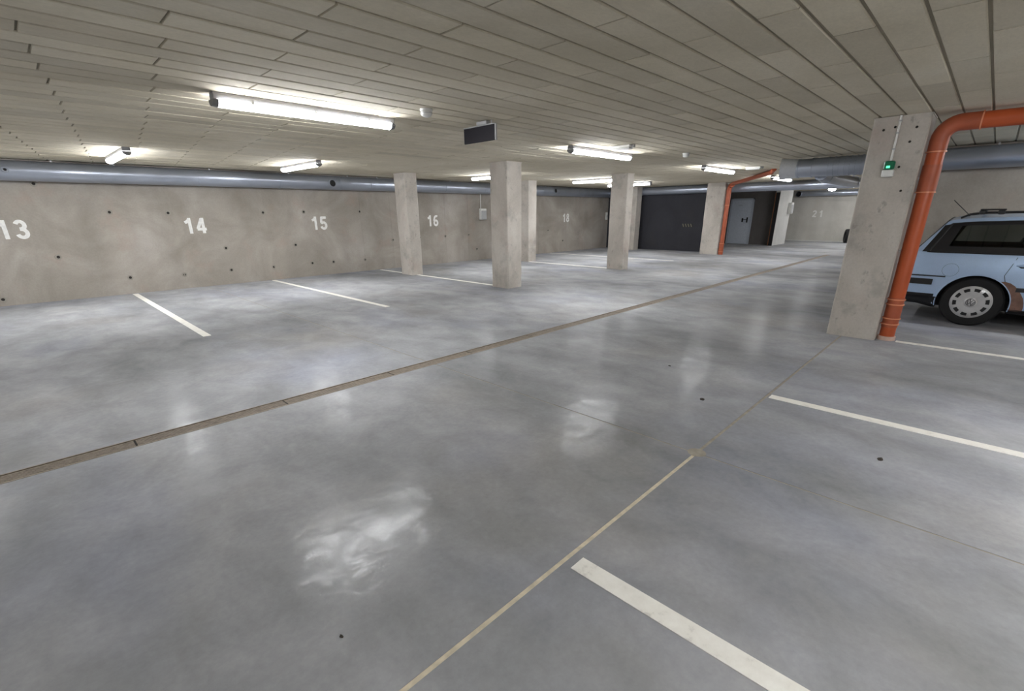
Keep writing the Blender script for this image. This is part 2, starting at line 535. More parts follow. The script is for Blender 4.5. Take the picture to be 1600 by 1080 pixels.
# hazard tape patch on the dark wall
hz = MB().box(19.140, 19.152, 8.55, 9.0, 0.93, 1.07, 0)
for k in range(4):
    y = 8.6 + k * 0.11
    hz.add([(19.138, y, 0.94), (19.138, y + 0.045, 0.94), (19.138, y + 0.095, 1.06), (19.138, y + 0.05, 1.06)], [(0, 1, 2, 3)], 1)
hz.build('hazard_tape', [M['black'], M['hazard']], wall_dark)['label'] = 'small striped hazard tape'
# black strip over the end face of the white wall end, with wooden edge
MB().box(24.50, 24.552, 7.12, 7.275, 0.0, 2.3).build('end_face_strip', M['rubber'], pillar)
MB().box(24.49, 24.552, 7.275, 7.30, 0.0, 2.3).build('edge_strip', M['wood'], pillar)
# skirt of lighter floor plinth by the far wall
MB().box(X1 - 0.12, X1, 0.95, 7.8, 0.0, 0.05).build('wall_plinth', M['white_wall'], wall_back)

# ---- door
door = empty('door_1', (24.99, 8.85, 0))
tag(door, 'pale grey metal door in the shadowy lobby wall', None, None, 'structure')
MB().cbox(-0.05, 0.0, -0.46, 0.46, 0.012, 2.02, 0.006).build('door_leaf', M['door'], door)
MB().box(-0.07, 0.0, 0.465, 0.54, 0, 2.09).box(-0.07, 0.0, -0.54, -0.465, 0, 2.09).box(-0.07, 0.0, -0.54, 0.54, 2.025, 2.09).build('door_frame', M['door_frame'], door)
h = MB().box(-0.06, -0.05, -0.36, -0.30, 1.0, 1.24).build('lock_plate', M['black'], door)
MB().tube([(-0.06, -0.33, 1.14), (-0.11, -0.33, 1.14), (-0.115, -0.31, 1.14), (-0.115, -0.18, 1.14)], 0.012, 8).build('door_handle', M['black'], h)
MB().box(-0.06, -0.05, -0.15, -0.08, 1.02, 1.2).build('lock_plate', M['black'], door)
MB().box(-0.062, -0.05, -0.05, 0.16, 1.76, 1.80).build('door_closer', M['door_frame'], door)

# ---- ceiling: slab and boards (each board a piece, 300 largest in view singly)
ceiling = tag(MB().box(X0 - 0.2, X1 + 0.2, YR - 0.2, WALL_Y + 0.2, HC + 0.014, HC + 0.25).build('ceiling', M['soffit']),
              'low ceiling of beige grey boards in staggered rows', None, None, 'structure')
ROW, LEN = 0.2275, 1.28


def board_geo(w, l, th=0.016, c=0.006):
    a, b = l / 2, w / 2
    v = [(-a, -b, th), (a, -b, th), (a, b, th), (-a, b, th),
         (-a, -b, c), (a, -b, c), (a, b, c), (-a, b, c),
         (-a + c * .4, -b + c, 0), (a - c * .4, -b + c, 0), (a - c * .4, b - c, 0), (-a + c * .4, b - c, 0)]
    f = [(8, 11, 10, 9)]
    for k in (0, 4):
        for i in range(4):
            j = (i + 1) % 4
            f.append((k + i, k + 4 + i, k + 4 + j, k + j))
    return v, f


def cam_px(p):
    d = Vector(p) - CAM_POS
    z = d.dot(fwd)
    if z < 0.15: return None
    return 800 + FPX * d.dot(right) / z, 596.8 + FPX * d.dot(down) / z


boards = []
nrow = int((WALL_Y - YR) / ROW) + 2
for r in range(-22, 58):
    y0 = 0.268 + r * ROW
    y1 = y0 + ROW
    if y1 < YR + 0.05 or y0 > WALL_Y - 0.05: continue
    y0c, y1c = max(y0, YR), min(y1, WALL_Y)
    ph = 3.66 + 0.030 * r + (0.64 if r % 2 else 0.0) + random.uniform(-0.012, 0.012)
    k = math.floor((X0 - ph) / LEN)
    x = ph + k * LEN
    while x < X1:
        xa, xb = max(x, X0), min(x + LEN, X1)
        if xb - xa > 0.08:
            area = 0
            q = [cam_px((px, py, HC)) for px, py in ((xa, y0c), (xb, y0c), (xb, y1c), (xa, y1c))]
            if all(q):
                # area inside the frame (clamped corners)
                qq = [(min(max(a, 0), 1600), min(max(b, 0), 1080)) for a, b in q]
                area = abs(sum(qq[i][0] * qq[(i + 1) % 4][1] - qq[(i + 1) % 4][0] * qq[i][1] for i in range(4))) / 2
            boards.append((area, xa, xb, y0c, y1c))
        x += LEN
boards.sort(key=lambda b: -b[0])
bv, bf = board_geo(ROW - 0.019, LEN - 0.011)
board_me = MB().add(bv, bf).mesh('ceiling_board', M['board'])
rest = MB()
for i, (area, xa, xb, ya, yb) in enumerate(boards):
    c = Vector(((xa + xb) / 2, (ya + yb) / 2, HC + random.uniform(0.0, 0.004)))
    full = abs((xb - xa) - LEN) < 1e-6 and abs((yb - ya) - ROW) < 1e-6
    if i < 300 and area > 0:
        if full: me = board_me
        else: me = MB().add(*board_geo(yb - ya - 0.019, xb - xa - 0.011)).mesh('ceiling_board', M['board'])
        o = link('ceiling_board', me, ceiling); o.location = c
    else:
        v, f = (bv, bf) if full else board_geo(yb - ya - 0.019, max(xb - xa - 0.011, 0.05))
        rest.add([(p[0] + c.x, p[1] + c.y, p[2] + c.z) for p in v], f)
o = rest.build('ceiling_boards_beyond', M['board'], ceiling)
o['kind'] = 'stuff'

# ================================================================== things
# ---- columns
def column(x0, x1, y0, y1, label, chips=()):
    cx, cy = (x0 + x1) / 2, (y0 + y1) / 2
    t = empty('concrete_column', (cx, cy, 0))
    tag(t, label, 'column', 'square concrete columns')
    hx, hy = (x1 - x0) / 2, (y1 - y0) / 2
    # shaft with chamfered, slightly uneven edges
    mb = MB(); n = 14; rings = []
    rnd = random.Random(int(cx * 100 + cy * 10))
    for k in range(n + 1):
        z = HC * k / n
        c = 0.012
        def e(): return c + (rnd.uniform(0.0, 0.014) if z < 1.1 else rnd.uniform(0, 0.004))
        a, b, d, f = e(), e(), e(), e()
        rings.append([(-hx + a, -hy, z), (hx - b, -hy, z), (hx, -hy + b, z), (hx, hy - d, z),
                      (hx - d, hy, z), (-hx + f, hy, z), (-hx, hy - f, z), (-hx, -hy + a, z)])
    v = [p for r in rings for p in r]; f = []
    for k in range(n):
        for i in range(8):
            j = (i + 1) % 8
            f.append((k * 8 + i, k * 8 + j, k * 8 + 8 + j, k * 8 + 8 + i))
    f.append(tuple(range(8))); f.append(tuple(n * 8 + i for i in range(8)))
    mb.add(v, f).build('shaft', M['column'], t)
    # mortar collar where the shaft meets the ceiling boards
    MB().box(-hx - 0.006, hx + 0.006, -hy - 0.006, hy + 0.006, HC - 0.014, HC - 0.001).build('head_joint', M['column'], t)
    return t
colR = column(7.13, 7.55, 0.72, 1.23, 'big concrete column with chipped edge beside the orange pipe')
column(7.15, 7.58, 7.11, 7.61, 'middle concrete column standing beyond the drain, nearest of the left row')
column(7.13, 7.48, 10.65, 11.15, 'concrete column with pinkish scuffed foot between numbers 15 and 16')
column(11.74, 12.06, 7.17, 7.68, 'concrete column directly right of number 18')
column(11.78, 12.18, 10.76, 11.18, 'concrete column half hidden behind the middle column')
column(18.25, 18.62, 7.14, 7.80, 'wide far concrete column carrying the small orange pipe')
column(18.35, 18.75, 10.72, 11.12, 'far slim column at the left edge of the dark wall')
# tie holes on the big column's face
for (y, z) in ((0.83, 2.36), (0.86, 2.22), (0.90, 1.97), (0.83, 1.72), (1.02, 2.38), (1.12, 2.36)):
    o = MB().lathe([(0.0, 0.002), (0.009, 0.002), (0.013, 0.0)], (7.13 - 7.34, y - 0.975, z), (-1, 0, 0), 9).build('bolt_hole', M['hole'], colR)

# ---- floor drain along the aisle
drain = empty('floor_drain', (0, (DR0 + DR1) / 2, 0))
tag(drain, 'long slotted steel drainage channel running down the aisle', 'drain')
dx1 = 20.6
wy = (DR1 - DR0) / 2
MB().box(X0, dx1, -wy, -wy + 0.012, -0.1, 0.002).build('channel_edge', M['steel_drain'], drain)
MB().box(X0, dx1, wy - 0.012, wy, -0.1, 0.002).build('channel_edge', M['steel_drain'], drain)
MB().box(dx1, X1, -wy, wy, -0.1, 0.0).build('channel_end', M['floor'], drain)
SEC = 1.045


def grate(l):
    m = MB(); nb = 6; s0 = -wy + 0.016; w = (2 * wy - 0.032) / nb
    for k in range(nb):
        m.box(0.006, l - 0.006, s0 + k * w, s0 + k * w + w * 0.64, -0.02, 0.0)
    c = 0.006
    while c < l - 0.01:
        m.box(c, c + 0.012, s0, -s0 - 0.001, -0.02, -0.006)
        c += (l - 0.024) / 6
    return m.mesh('grate_panel', M['steel_drain'])
gm = grate(SEC)
x = 0.25 - 7 * SEC
while x < dx1 - 0.1:
    if x >= X0:
        if x + SEC <= dx1: o = link('grate_panel', gm, drain)
        else: o = link('grate_panel', grate(dx1 - x), drain)
        o.location = (x, 0, random.uniform(-0.002, 0.0))
        MB().box(x - 0.005, x + 0.006, -wy + 0.014, wy - 0.014, -0.02, -0.003).build('grate_gap', M['drain_dark'], drain)
    x += SEC

# ---- fluorescent ceiling fixtures
LL = 1.72


def make_lamp():
    t = empty('fluorescent_lamp', (0, 0, HC))
    a = LL / 2
    # housing: shallow channel against the ceiling
    m = MB()
    sec = [(-0.045, 0.0), (-0.052, -0.02), (-0.052, -0.052), (0.052, -0.052), (0.052, -0.02), (0.045, 0.0)]
    v = [(x, y, z) for x in (-a, a) for (y, z) in sec]
    n = len(sec)
    m.add(v, [tuple(range(n)), tuple(range(n, 2 * n))] + [(i, (i + 1) % n, n + (i + 1) % n, n + i) for i in range(n)])
    m.build('housing', M['housing'], t)
    # rounded translucent diffuser
    m = MB(); k = 10; sec = []
    for i in range(k + 1):
        an = PI * i / k
        sec.append((-0.058 * math.cos(an), -0.056 - 0.052 * math.sin(an)))
    v = [(x, y, z) for x in (-a + 0.035, a - 0.035) for (y, z) in sec]
    n = len(sec)
    m.add(v, [tuple(range(n)), tuple(range(n, 2 * n))] + [(i, (i + 1) % n, n + (i + 1) % n, n + i) for i in range(n)])
    m.build('diffuser', M['tube'], t, 40)
    for s in (-1, 1):
        m = MB(); v = []
        for x in (s * (a - 0.034), s * (a + 0.012)):
            sc = 1.06 if abs(x) < a else 0.96
            v += [(x, y * sc, -0.052 + (z + 0.052) * sc) for (y, z) in sec]
        m.add(v, [tuple(range(n)), tuple(range(n, 2 * n))] + [(i, (i + 1) % n, n + (i + 1) % n, n + i) for i in range(n)])
        m.build('end_cap', M['endcap'], t, 40)
    for x in (-0.56, 0.0, 0.56):
        for s in (-1, 1):
            MB().box(x - 0.012, x + 0.012, s * 0.052 - 0.006, s * 0.052 + 0.006, -0.066, -0.038).build('clip', M['clip'], t)
    return t


proto = make_lamp()
lamps = [  # x, y, turned, label
    (2.31, 4.90, 0, 'nearest glowing ceiling lamp, largest in view'),
    (7.17, 4.90, 0, 'second glowing lamp of the aisle row, above the middle columns'),
    (12.00, 4.90, 0, 'third glowing lamp of the aisle row, right of the far white sensor'),
    (16.75, 4.90, 0, 'glowing aisle lamp just left of the spiral duct mouth'),
    (21.55, 4.90, 0, 'aisle lamp hidden beyond the cross duct'),
    (-2.50, 4.90, 0, 'aisle lamp out of frame at the left'),
    (1.50, 10.28, 1, 'glowing lamp above the wall duct between numbers 13 and 14'),
    (4.37, 10.18, 1, 'glowing lamp above the wall duct near number 15'),
    (9.30, 9.74, 1, 'glowing lamp partly behind the middle column'),
    (12.90, 9.00, 1, 'glowing lamp seen left of the column by number 18'),
    (15.55, 9.45, 1, 'far glowing lamp seen on both sides of a column'),
    (-1.40, 10.28, 1, 'bay lamp out of frame beyond number 13'),
    (-1.40, -2.10, 1, 'unseen bay lamp added behind the viewpoint for more light'),  # right bay lamps: unseen, added to brighten the big column and car wall
    (1.50, -2.10, 1, 'unseen bay lamp added right of the viewpoint for more light'),
    (4.37, -2.10, 1, 'unseen bay lamp added over the right bays for more light'),
    (9.30, -2.10, 1, 'unseen bay lamp added above the blue car to brighten the cross wall'),
    (27.40, 2.60, 1, 'unseen far lamp added behind the big column to brighten the far wall'),  # these far lamps are added out of sight to brighten the far wall
    (25.20, 2.50, 1, 'second unseen far lamp added behind the big column to brighten the far wall'),
]
for i, (x, y, turned, lab) in enumerate(lamps):
    o = proto if i == 0 else copy_tree(proto)
    o.location = (x, y, HC)
    o.rotation_euler = (0, 0, PI / 2 if turned else 0)
    tag(o, lab, 'lamp', 'fluorescent ceiling lamps')

# ---- small emergency lights on the ceiling
def emergency(x, y, label):
    t = empty('emergency_light', (x, y, HC))
    tag(t, label, 'emergency light', 'small emergency lights on the ceiling')
    MB().cbox(-0.07, 0.07, -0.17, 0.17, -0.035, 0.0, 0.008).build('base', M['white_plastic'], t)
    MB().cbox(-0.06, 0.06, -0.16, 0.16, -0.06, -0.034, 0.012).build('cover', M['white_plastic'], t)
    MB().cbox(-0.03, 0.03, -0.21, -0.17, -0.045, 0.0, 0.006).build('cable_gland', M['grey_plastic'], t)
emergency(6.95, 4.38, 'small white emergency light beside the second aisle lamp')
emergency(12.5, 4.30, 'small white emergency light beside the third aisle lamp')

# ---- smoke detectors
def detector(x, y, label):
    t = empty('smoke_detector', (x, y, HC))
    tag(t, label, 'detector', 'round white ceiling detectors')
    MB().lathe([(0.0, 0.0), (0.06, 0.0), (0.06, -0.02), (0.052, -0.026)], (0, 0, 0), (0, 0, 1), 20).build('base', M['white_plastic'], t, 40)
    MB().lathe([(0.052, -0.024), (0.056, -0.04), (0.045, -0.062), (0.02, -0.072), (0.0, -0.073)], (0, 0, 0), (0, 0, 1), 20).build('dome', M['white_plastic'], t, 50)
    MB().lathe([(0.053, -0.034), (0.0575, -0.036), (0.0575, -0.04), (0.053, -0.042)], (0, 0, 0), (0, 0, 1), 20).build('vent_ring', M['grey_plastic'], t)
detector(3.15, 4.24, 'round white smoke detector left of the hanging dark sign')
detector(8.65, 4.15, 'round white smoke detector right of the second aisle lamp')

# ---- hanging sign seen from its dark back
sg = empty('hanging_sign', (4.0, 4.41, HC))
tag(sg, 'dark blank sign panel hanging from the ceiling over the aisle', 'sign')
MB().cbox(-0.008, 0.008, -0.262, 0.262, -0.205, -0.045, 0.003).build('panel', M['sign_back'], sg)
MB().box(-0.010, 0.010, -0.276, -0.262, -0.205, -0.045).build('panel_edge', M['sign_edge'], sg)
MB().box(-0.012, 0.012, -0.262, 0.262, -0.046, -0.036).build('top_rail', M['grey_plastic'], sg)
MB().cbox(-0.03, 0.03, -0.15, 0.02, -0.038, 0.0, 0.006).build('bracket', M['grey_plastic'], sg)
MB().tube([(0, -0.2, -0.05), (0, -0.2, 0.0)], 0.006, 8).build('hanger_rod', M['clip'], sg)

# ---- green emergency beacon with conduit on the big column
bc = empty('emergency_beacon', (7.13, 0.985, 1.87))
tag(bc, 'small green and white emergency beacon on the big column', 'beacon')
MB().cbox(-0.05, 0.0, -0.055, 0.055, 0.0, 0.075, 0.008).build('base_box', M['white_plastic'], bc)
MB().cbox(-0.062, 0.0, -0.05, 0.05, 0.075, 0.165, 0.012).build('green_cover', M['green'], bc)
MB().box(-0.066, -0.06, -0.012, 0.022, 0.09, 0.115).build('indicator', M['green_led'], bc)
MB().tube([(-0.012, -0.0, 0.165), (-0.012, -0.0, HC - 1.87)], 0.011, 10).build('conduit', M['white_plastic'], bc, 40)
for z in (0.28, 0.44, 0.56):
    MB().box(-0.026, 0.0, -0.016, 0.016, z, z + 0.014).build('conduit_clip', M['grey_plastic'], bc)

# ---- ventilation ducts
def ring(mb, p, axis, r, w=0.02, d=0.012, n=24):
    return mb.lathe([(r - 0.004, -w / 2), (r + d, -w / 2), (r + d, w / 2), (r - 0.004, w / 2)], p, axis, n)

R1 = 0.165
ZD = 2.295
d1 = empty('ventilation_duct', (0, WALL_Y - 0.18, ZD))
tag(d1, 'long galvanised round duct running along the numbered wall', 'duct')
xs = [X0, -4.5, -2.2, -1.0, 0.56, 1.45, 3.08, 4.76, 6.28, 7.15, 8.4, 9.71, 11.34, 12.9, 14.3, 15.9, 17.4, 18.95]
for a, b in zip(xs[:-1], xs[1:]):
    MB().tube([(a, 0, 0), (b, 0, 0)], R1, 28).build('duct_section', M['duct'], d1, 40)
for a in xs[1:-1]:
    ring(MB(), (a, 0, 0), (1, 0, 0), R1, 0.03, 0.006).build('collar', M['duct'], d1, 40)
    MB().box(a + 0.25, a + 0.275, -0.012, 0.012, R1 - 0.004, HC - ZD).build('hanger', M['clip'], d1)


def valve(parent, p, axis, r=0.065):
    o = MB().lathe([(r, 0.0), (r + 0.02, 0.012), (r + 0.012, 0.03), (r - 0.005, 0.03), (r - 0.012, 0.012)], p, axis, 20).build('air_valve', M['duct'], parent, 40)
    MB().lathe([(0.0, 0.02), (r - 0.008, 0.02), (r - 0.01, 0.008), (0.0, 0.008)], p, axis, 20).build('valve_opening', M['duct_dark'], o)
valve(d1, (6.03, -R1 + 0.006, -0.02), (0, -1, 0.1), 0.085)
valve(d1, (14.95, -R1 + 0.006, 0.02), (0, -1, 0.1), 0.085)
valve(d1, (0.2, -R1 + 0.006, 0.0), (0, -1, 0.1), 0.03)

# cross duct in front of the dark wall
R2 = 0.15
XD2, ZD2 = 18.93, 2.325
d2 = empty('ventilation_duct', (XD2, 0, ZD2))
tag(d2, 'galvanised round duct crossing in front of the dark wall', 'duct')
ys = [12.25, 10.6, 9.05, 7.6, 6.0, 4.6, 3.4]
for a, b in zip(ys[:-1], ys[1:]):
    MB().tube([(0, a, 0), (0, b, 0)], R2, 28).build('duct_section', M['duct'], d2, 40)
for a in ys[1:-1]:
    ring(MB(), (0, a, 0), (0, 1, 0), R2, 0.03, 0.006).build('collar', M['duct'], d2, 40)
    MB().box(-0.012, 0.012, a + 0.25, a + 0.275, R2 - 0.004, HC - ZD2).build('hanger', M['clip'], d2)

# spiral duct above the car, its bright mouth over the aisle
R3 = 0.165
d3 = empty('ventilation_duct', (11.05, 0, 2.29))
tag(d3, 'galvanised spiral duct on the wall behind the car with bright flared mouth', 'duct')
for a, b in ((YR, -2.6), (-2.6, -0.9), (-0.9, 0.9), (0.9, 2.45), (2.45, 2.98)):
    MB().tube([(0, a, 0), (0, b, 0)], R3, 28).build('duct_section', M['duct'], d3, 40)
for a in (-2.6, -0.9, 0.9, 2.45, 2.72, 2.95):
    ring(MB(), (0, a, 0), (0, 1, 0), R3, 0.03, 0.008).build('collar', M['duct'], d3, 40)
m = MB(); y = 1.0
while y < 2.4:
    ring(m, (0, y, 0), (0, 1, 0), R3, 0.016, 0.008, 20); y += 0.085
m.build('spiral_seam', M['duct'], d3)
MB().tube([(0, 2.96, 0), (0, 3.06, 0), (-0.02, 3.17, 0), (-0.03, 3.26, 0.0)], [R3 + 0.004, R3 + 0.015, R3 + 0.02, R3 + 0.03], 28, cap=False).build('flared_mouth', M['duct_light'], d3, 40)
MB().tube([(0, 3.04, 0), (-0.02, 3.14, 0)], R3 - 0.01, 24).build('mouth_opening', M['duct_dark'], d3)
for a in (-2.0, 0.2, 1.6):
    MB().box(-0.012, 0.012, a, a + 0.025, R3 - 0.004, HC - 2.29).build('hanger', M['clip'], d3)
# branch running off towards the cross duct
d4 = empty('duct_branch', (11.05, 2.6, 2.2))
tag(d4, 'grey duct branch running back from the spiral duct', 'duct')
MB().tube([(0.19, 0, -0.02), (0.6, 0.0, -0.05), (3.2, 0.0, -0.06), (7.6, 0.0, 0.05)], 0.115, 20).build('duct_section', M['duct'], d4, 40)
for a in (0.6, 3.2, 5.4):
    ring(MB(), (a, 0, -0.045 if a < 4 else -0.005), (1, 0, 0), 0.117, 0.03, 0.008).build('collar', M['duct'], d4, 40)
    MB().box(a - 0.15, a - 0.13, -0.012, 0.012, 0.05, HC - 2.2).build('hanger', M['clip'], d4)

# far duct under the ceiling by number 21
d5 = empty('ventilation_duct', (28.95, 0, 2.33))
tag(d5, 'far round duct above number 21 with an open end', 'duct')
for a, b in ((7.35, 5.6), (5.6, 3.4), (3.4, 1.2)):
    MB().tube([(0, a, 0), (0, b, 0)], 0.13, 24).build('duct_section', M['duct'], d5, 40)
ring(MB(), (0, 5.6, 0), (0, 1, 0), 0.13, 0.03, 0.008).build('collar', M['duct'], d5, 40)
MB().tube([(0, 7.35, 0), (-0.05, 7.47, 0), (-0.2, 7.5, -0.01)], [0.13, 0.135, 0.14], 24, cap=False).build('end_elbow', M['duct'], d5, 40)
MB().tube([(-0.1, 7.49, -0.005), (-0.17, 7.495, -0.01)], 0.115, 20).build('open_end', M['duct_dark'], d5)
for a in (6.6, 2.4):
    MB().box(-0.012, 0.012, a, a + 0.03, 0.12, HC - 2.33).build('hanger', M['clip'], d5)

# round white lamp hung in front of the far duct
rl = empty('round_light', (27.0, 5.68, HC))
tag(rl, 'small round glowing light under the far ceiling above number 21', 'lamp')
MB().tube([(0, 0, 0), (0, 0, -0.02)], 0.10, 18).build('base', M['white_plastic'], rl, 40)
MB().lathe([(0.0, -0.02), (0.13, -0.02), (0.15, -0.06), (0.11, -0.12), (0.0, -0.135)], (0, 0, 0), (0, 0, 1), 20).build('globe', M['tube'], rl, 40)

# ---- orange drain pipes
PR = 0.08


def arc(c, a, b, n=8):
    """quarter bend from direction a to b around centre c"""
    return [Vector(c) + Vector(a) * math.cos(t) + Vector(b) * math.sin(t) for t in [PI / 2 * i / n for i in range(n + 1)]]
pp = empty('drain_pipe', (7.30, 0.625, 0))
tag(pp, 'thick orange plastic drain pipe beside the big column and along the ceiling', 'pipe')
ztop = 2.385
MB().tube([(0, 0, 0.035), (0, 0, 0.17)], PR - 0.003, 24).build('pipe_foot', M['pvc'], pp, 40)
MB().tube([(0, 0, 0.16), (0, 0, 0.52)], PR + 0.002, 24).build('repair_sleeve', M['pvc_old_shaded'], pp, 40)
MB().tube([(0, 0, 0.50), (0, 0, 1.74)], PR - 0.002, 24).build('pipe_lower', M['pvc'], pp, 40)
MB().tube([(0, 0, 1.70), (0, 0, 1.98)], PR + 0.006, 24).build('pipe_socket', M['pvc_old_shaded'], pp, 40)
MB().tube([(0, 0, 1.97), (0, 0, 2.12)], PR, 24).build('pipe_upper', M['pvc'], pp, 40)
el = [(0, 0, 2.10)] + [tuple(p) for p in arc((0, -0.15, ztop - 0.15), (0, 0.15, 0), (0, 0, 0.15), 8)] + [(0, -0.30, ztop)]
MB().tube(el, PR + 0.004, 24).build('pipe_elbow', M['pvc_old_shaded'], pp, 40)
MB().tube([(0, -0.28, ztop), (0, -4.5 - 0.625 + 0.02, ztop - 0.02)], PR, 24).build('pipe_run', M['pvc'], pp, 40)
MB().lathe([(PR + 0.004, 0.0), (PR + 0.012, 0.0), (PR + 0.012, 0.045), (PR - 0.01, 0.05)], (0, 0, 0), (0, 0, 1), 24).build('mortar_foot', M['pvc_cap'], pp)
for z in (0.20, 0.27, 0.44, 0.50, 1.70, 2.11):
    ring(MB(), (0, 0, z), (0, 0, 1), PR, 0.012, 0.012).build('socket_rim', M['pvc_ring'], pp, 40)
ring(MB(), (0, -0.30, ztop), (0, 1, 0), PR, 0.012, 0.012).build('socket_rim', M['pvc_ring'], pp, 40)
for z in (1.05, 1.83):
    MB().box(-0.02, 0.02, PR, 0.098, z, z + 0.03).build('pipe_clamp', M['clip'], pp)
for y in (-1.2, -3.0):
    MB().box(-0.015, 0.015, y, y + 0.03, ztop + PR - 0.01, HC).build('pipe_hanger', M['clip'], pp)

p2 = empty('drain_pipe', (18.36, 7.04, 0))
tag(p2, 'far orange drain pipe on the wide column, bending along the ceiling', 'pipe')
MB().tube([(0, 0, 0.0), (0, 0, 0.42)], 0.084, 18).build('pipe_foot', M['pvc_old_shaded'], p2, 40)
MB().tube([(0, 0, 0.40), (0, 0, 1.75)], 0.076, 18).build('pipe_lower', M['pvc_old_shaded'], p2, 40)
MB().tube([(0, 0, 1.72), (0, 0, 2.25), (0, -0.03, 2.36), (-0.14, -0.14, 2.40)], 0.08, 18).build('pipe_elbow', M['pvc_old_shaded'], p2, 40)
MB().tube([(-0.10, -0.10, 2.42), (13.66 - 18.36, 4.25 - 7.04, 2.43)], 0.055, 18).build('pipe_run', M['pvc_old_shaded'], p2, 40)  # darker pipe tone stands in for shade on the underside
MB().tube([(13.70 - 18.36, 4.27 - 7.04, 2.43), (13.5 - 18.36, 4.15 - 7.04, HC)], 0.055, 18).build('pipe_riser', M['pvc_old_shaded'], p2, 40)
for z in (0.12, 0.40, 1.72):
    ring(MB(), (0, 0, z), (0, 0, 1), 0.078, 0.012, 0.012).build('socket_rim', M['pvc_ring'], p2, 40)

# ---- wall boxes
def wall_box(name, loc, rz, w, h, d, label, cond=0.0):
    t = empty(name, loc, rz)
    tag(t, label, 'electrical box')
    MB().cbox(-w / 2, w / 2, -d, 0, 0, h, 0.012).build('box_body', M['white_plastic'], t)
    MB().cbox(-w / 2 + 0.015, w / 2 - 0.015, -d - 0.012, -d + 0.004, 0.02, h * 0.80, 0.006).build('box_door', M['grey_plastic'], t)
    MB().box(-w / 2 + 0.04, w / 2 - 0.04, -d - 0.008, -d + 0.004, h * 0.86, h * 0.95).build('label_strip', M['digit'], t)
    if cond:
        MB().tube([(-w * 0.2, -0.02, h), (-w * 0.2, -0.02, h + cond)], 0.013, 8).build('conduit', M['white_plastic'], t, 40)
wall_box('electrical_box', (11.42, WALL_Y, 1.32), 0, 0.26, 0.36, 0.12, 'grey white electrical box with conduit on the wall right of number 16', 0.50)
wall_box('electrical_box', (26.2, 7.12, 1.38), 0, 0.36, 0.5, 0.14, 'white electrical box on the white wall end near number 21')
sb = empty('switch_box', (19.0, WALL_Y, 1.2))
tag(sb, 'narrow white switch box in the far corner right of number 18', 'switch')
MB().cbox(-0.06, 0.06, -0.05, 0, 0, 0.32, 0.008).build('box_body', M['white_plastic'], sb)
MB().cbox(-0.03, 0.03, -0.062, -0.045, 0.1, 0.22, 0.006).build('rocker', M['grey_plastic'], sb)

# ---- bits of dirt lying on the floor
rnd = random.Random(3)
for (x, y, s, lab) in ((4.48, 2.08, 0.018, 'tiny dark crumb on the floor just left of a bright reflection'),
                       (3.80, 1.44, 0.03, 'dark crumb on the floor above the end of the right bay line'),
                       (3.57, 0.17, 0.026, 'flat dark crumb on the floor below the right bay line'),
                       (0.50, 1.42, 0.012, 'speck of dirt left of the pale floor joint near the camera')):
    m = MB(); v = []; n = 9
    for j, (rr, zz) in enumerate(((1.0, 0.0), (0.75, 0.35), (0.3, 0.5))):
        for k in range(n):
            a = 2 * PI * k / n
            q = rr * s * rnd.uniform(0.6, 1.25)
            v.append((q * math.cos(a), 0.6 * q * math.sin(a), zz * s * 0.7))
    f = [tuple(range(2 * n, 3 * n))]
    for j in range(2):
        for k in range(n):
            f.append((j * n + k, j * n + (k + 1) % n, (j + 1) * n + (k + 1) % n, (j + 1) * n + k))
    m.add(v, f)
    o = m.build('dirt_clump', M['dirt']); o.location = (x, y, 0.0); o.rotation_euler = (0, 0, rnd.uniform(0, 3))
    tag(o, lab, 'dirt', 'crumbs of dirt on the floor')


# ================================================================== wheels and car
def tyre_mesh(R=0.325, w=0.195, rim=0.212):
    h = w / 2
    prof = [(rim - 0.012, -h * 0.75), (rim + 0.01, -h * 0.92), (R - 0.06, -h), (R - 0.02, -h * 0.93), (R - 0.004, -h * 0.72), (R, -h * 0.4),
            (R, h * 0.4), (R - 0.004, h * 0.72), (R - 0.02, h * 0.93), (R - 0.06, h), (rim + 0.01, h * 0.92), (rim - 0.012, h * 0.75), (rim - 0.012, -h * 0.75)]
    m = MB().lathe(prof, (0, 0, 0), (0, 1, 0), 48)
    for off in (-0.05, -0.017, 0.017, 0.05):
        m.lathe([(R + 0.001, off - 0.004), (R + 0.0025, off), (R + 0.001, off + 0.004)], (0, 0, 0), (0, 1, 0), 48)
    return m


def hubcap(mb_side=-1):
    """disc facing local -y, ten slots round the rim, raised hub"""
    n = 100; m = MB()
    rad = [(0.0, 0.030), (0.05, 0.030), (0.062, 0.024), (0.068, 0.016), (0.10, 0.018), (0.145, 0.020), (0.184, 0.016), (0.196, 0.011), (0.214, 0.004), (0.218, -0.006)]
    v = []
    for (r, h) in rad:
        for k in range(n):
            a = 2 * PI * k / n
            v.append((max(r, 1e-4) * math.cos(a), -h, max(r, 1e-4) * math.sin(a)))
    f = []
    for i in range(len(rad) - 1):
        for k in range(n):
            if i == 5 and (k % 10) in (2, 3, 4, 5, 6, 7): continue
            f.append((i * n + k, i * n + (k + 1) % n, (i + 1) * n + (k + 1) % n, (i + 1) * n + k))
    m.add(v, f, 0)
    m.lathe([(0.0, 0.002), (0.208, 0.002)], (0, 0, 0), (0, -1, 0), 40, 1)
    return m


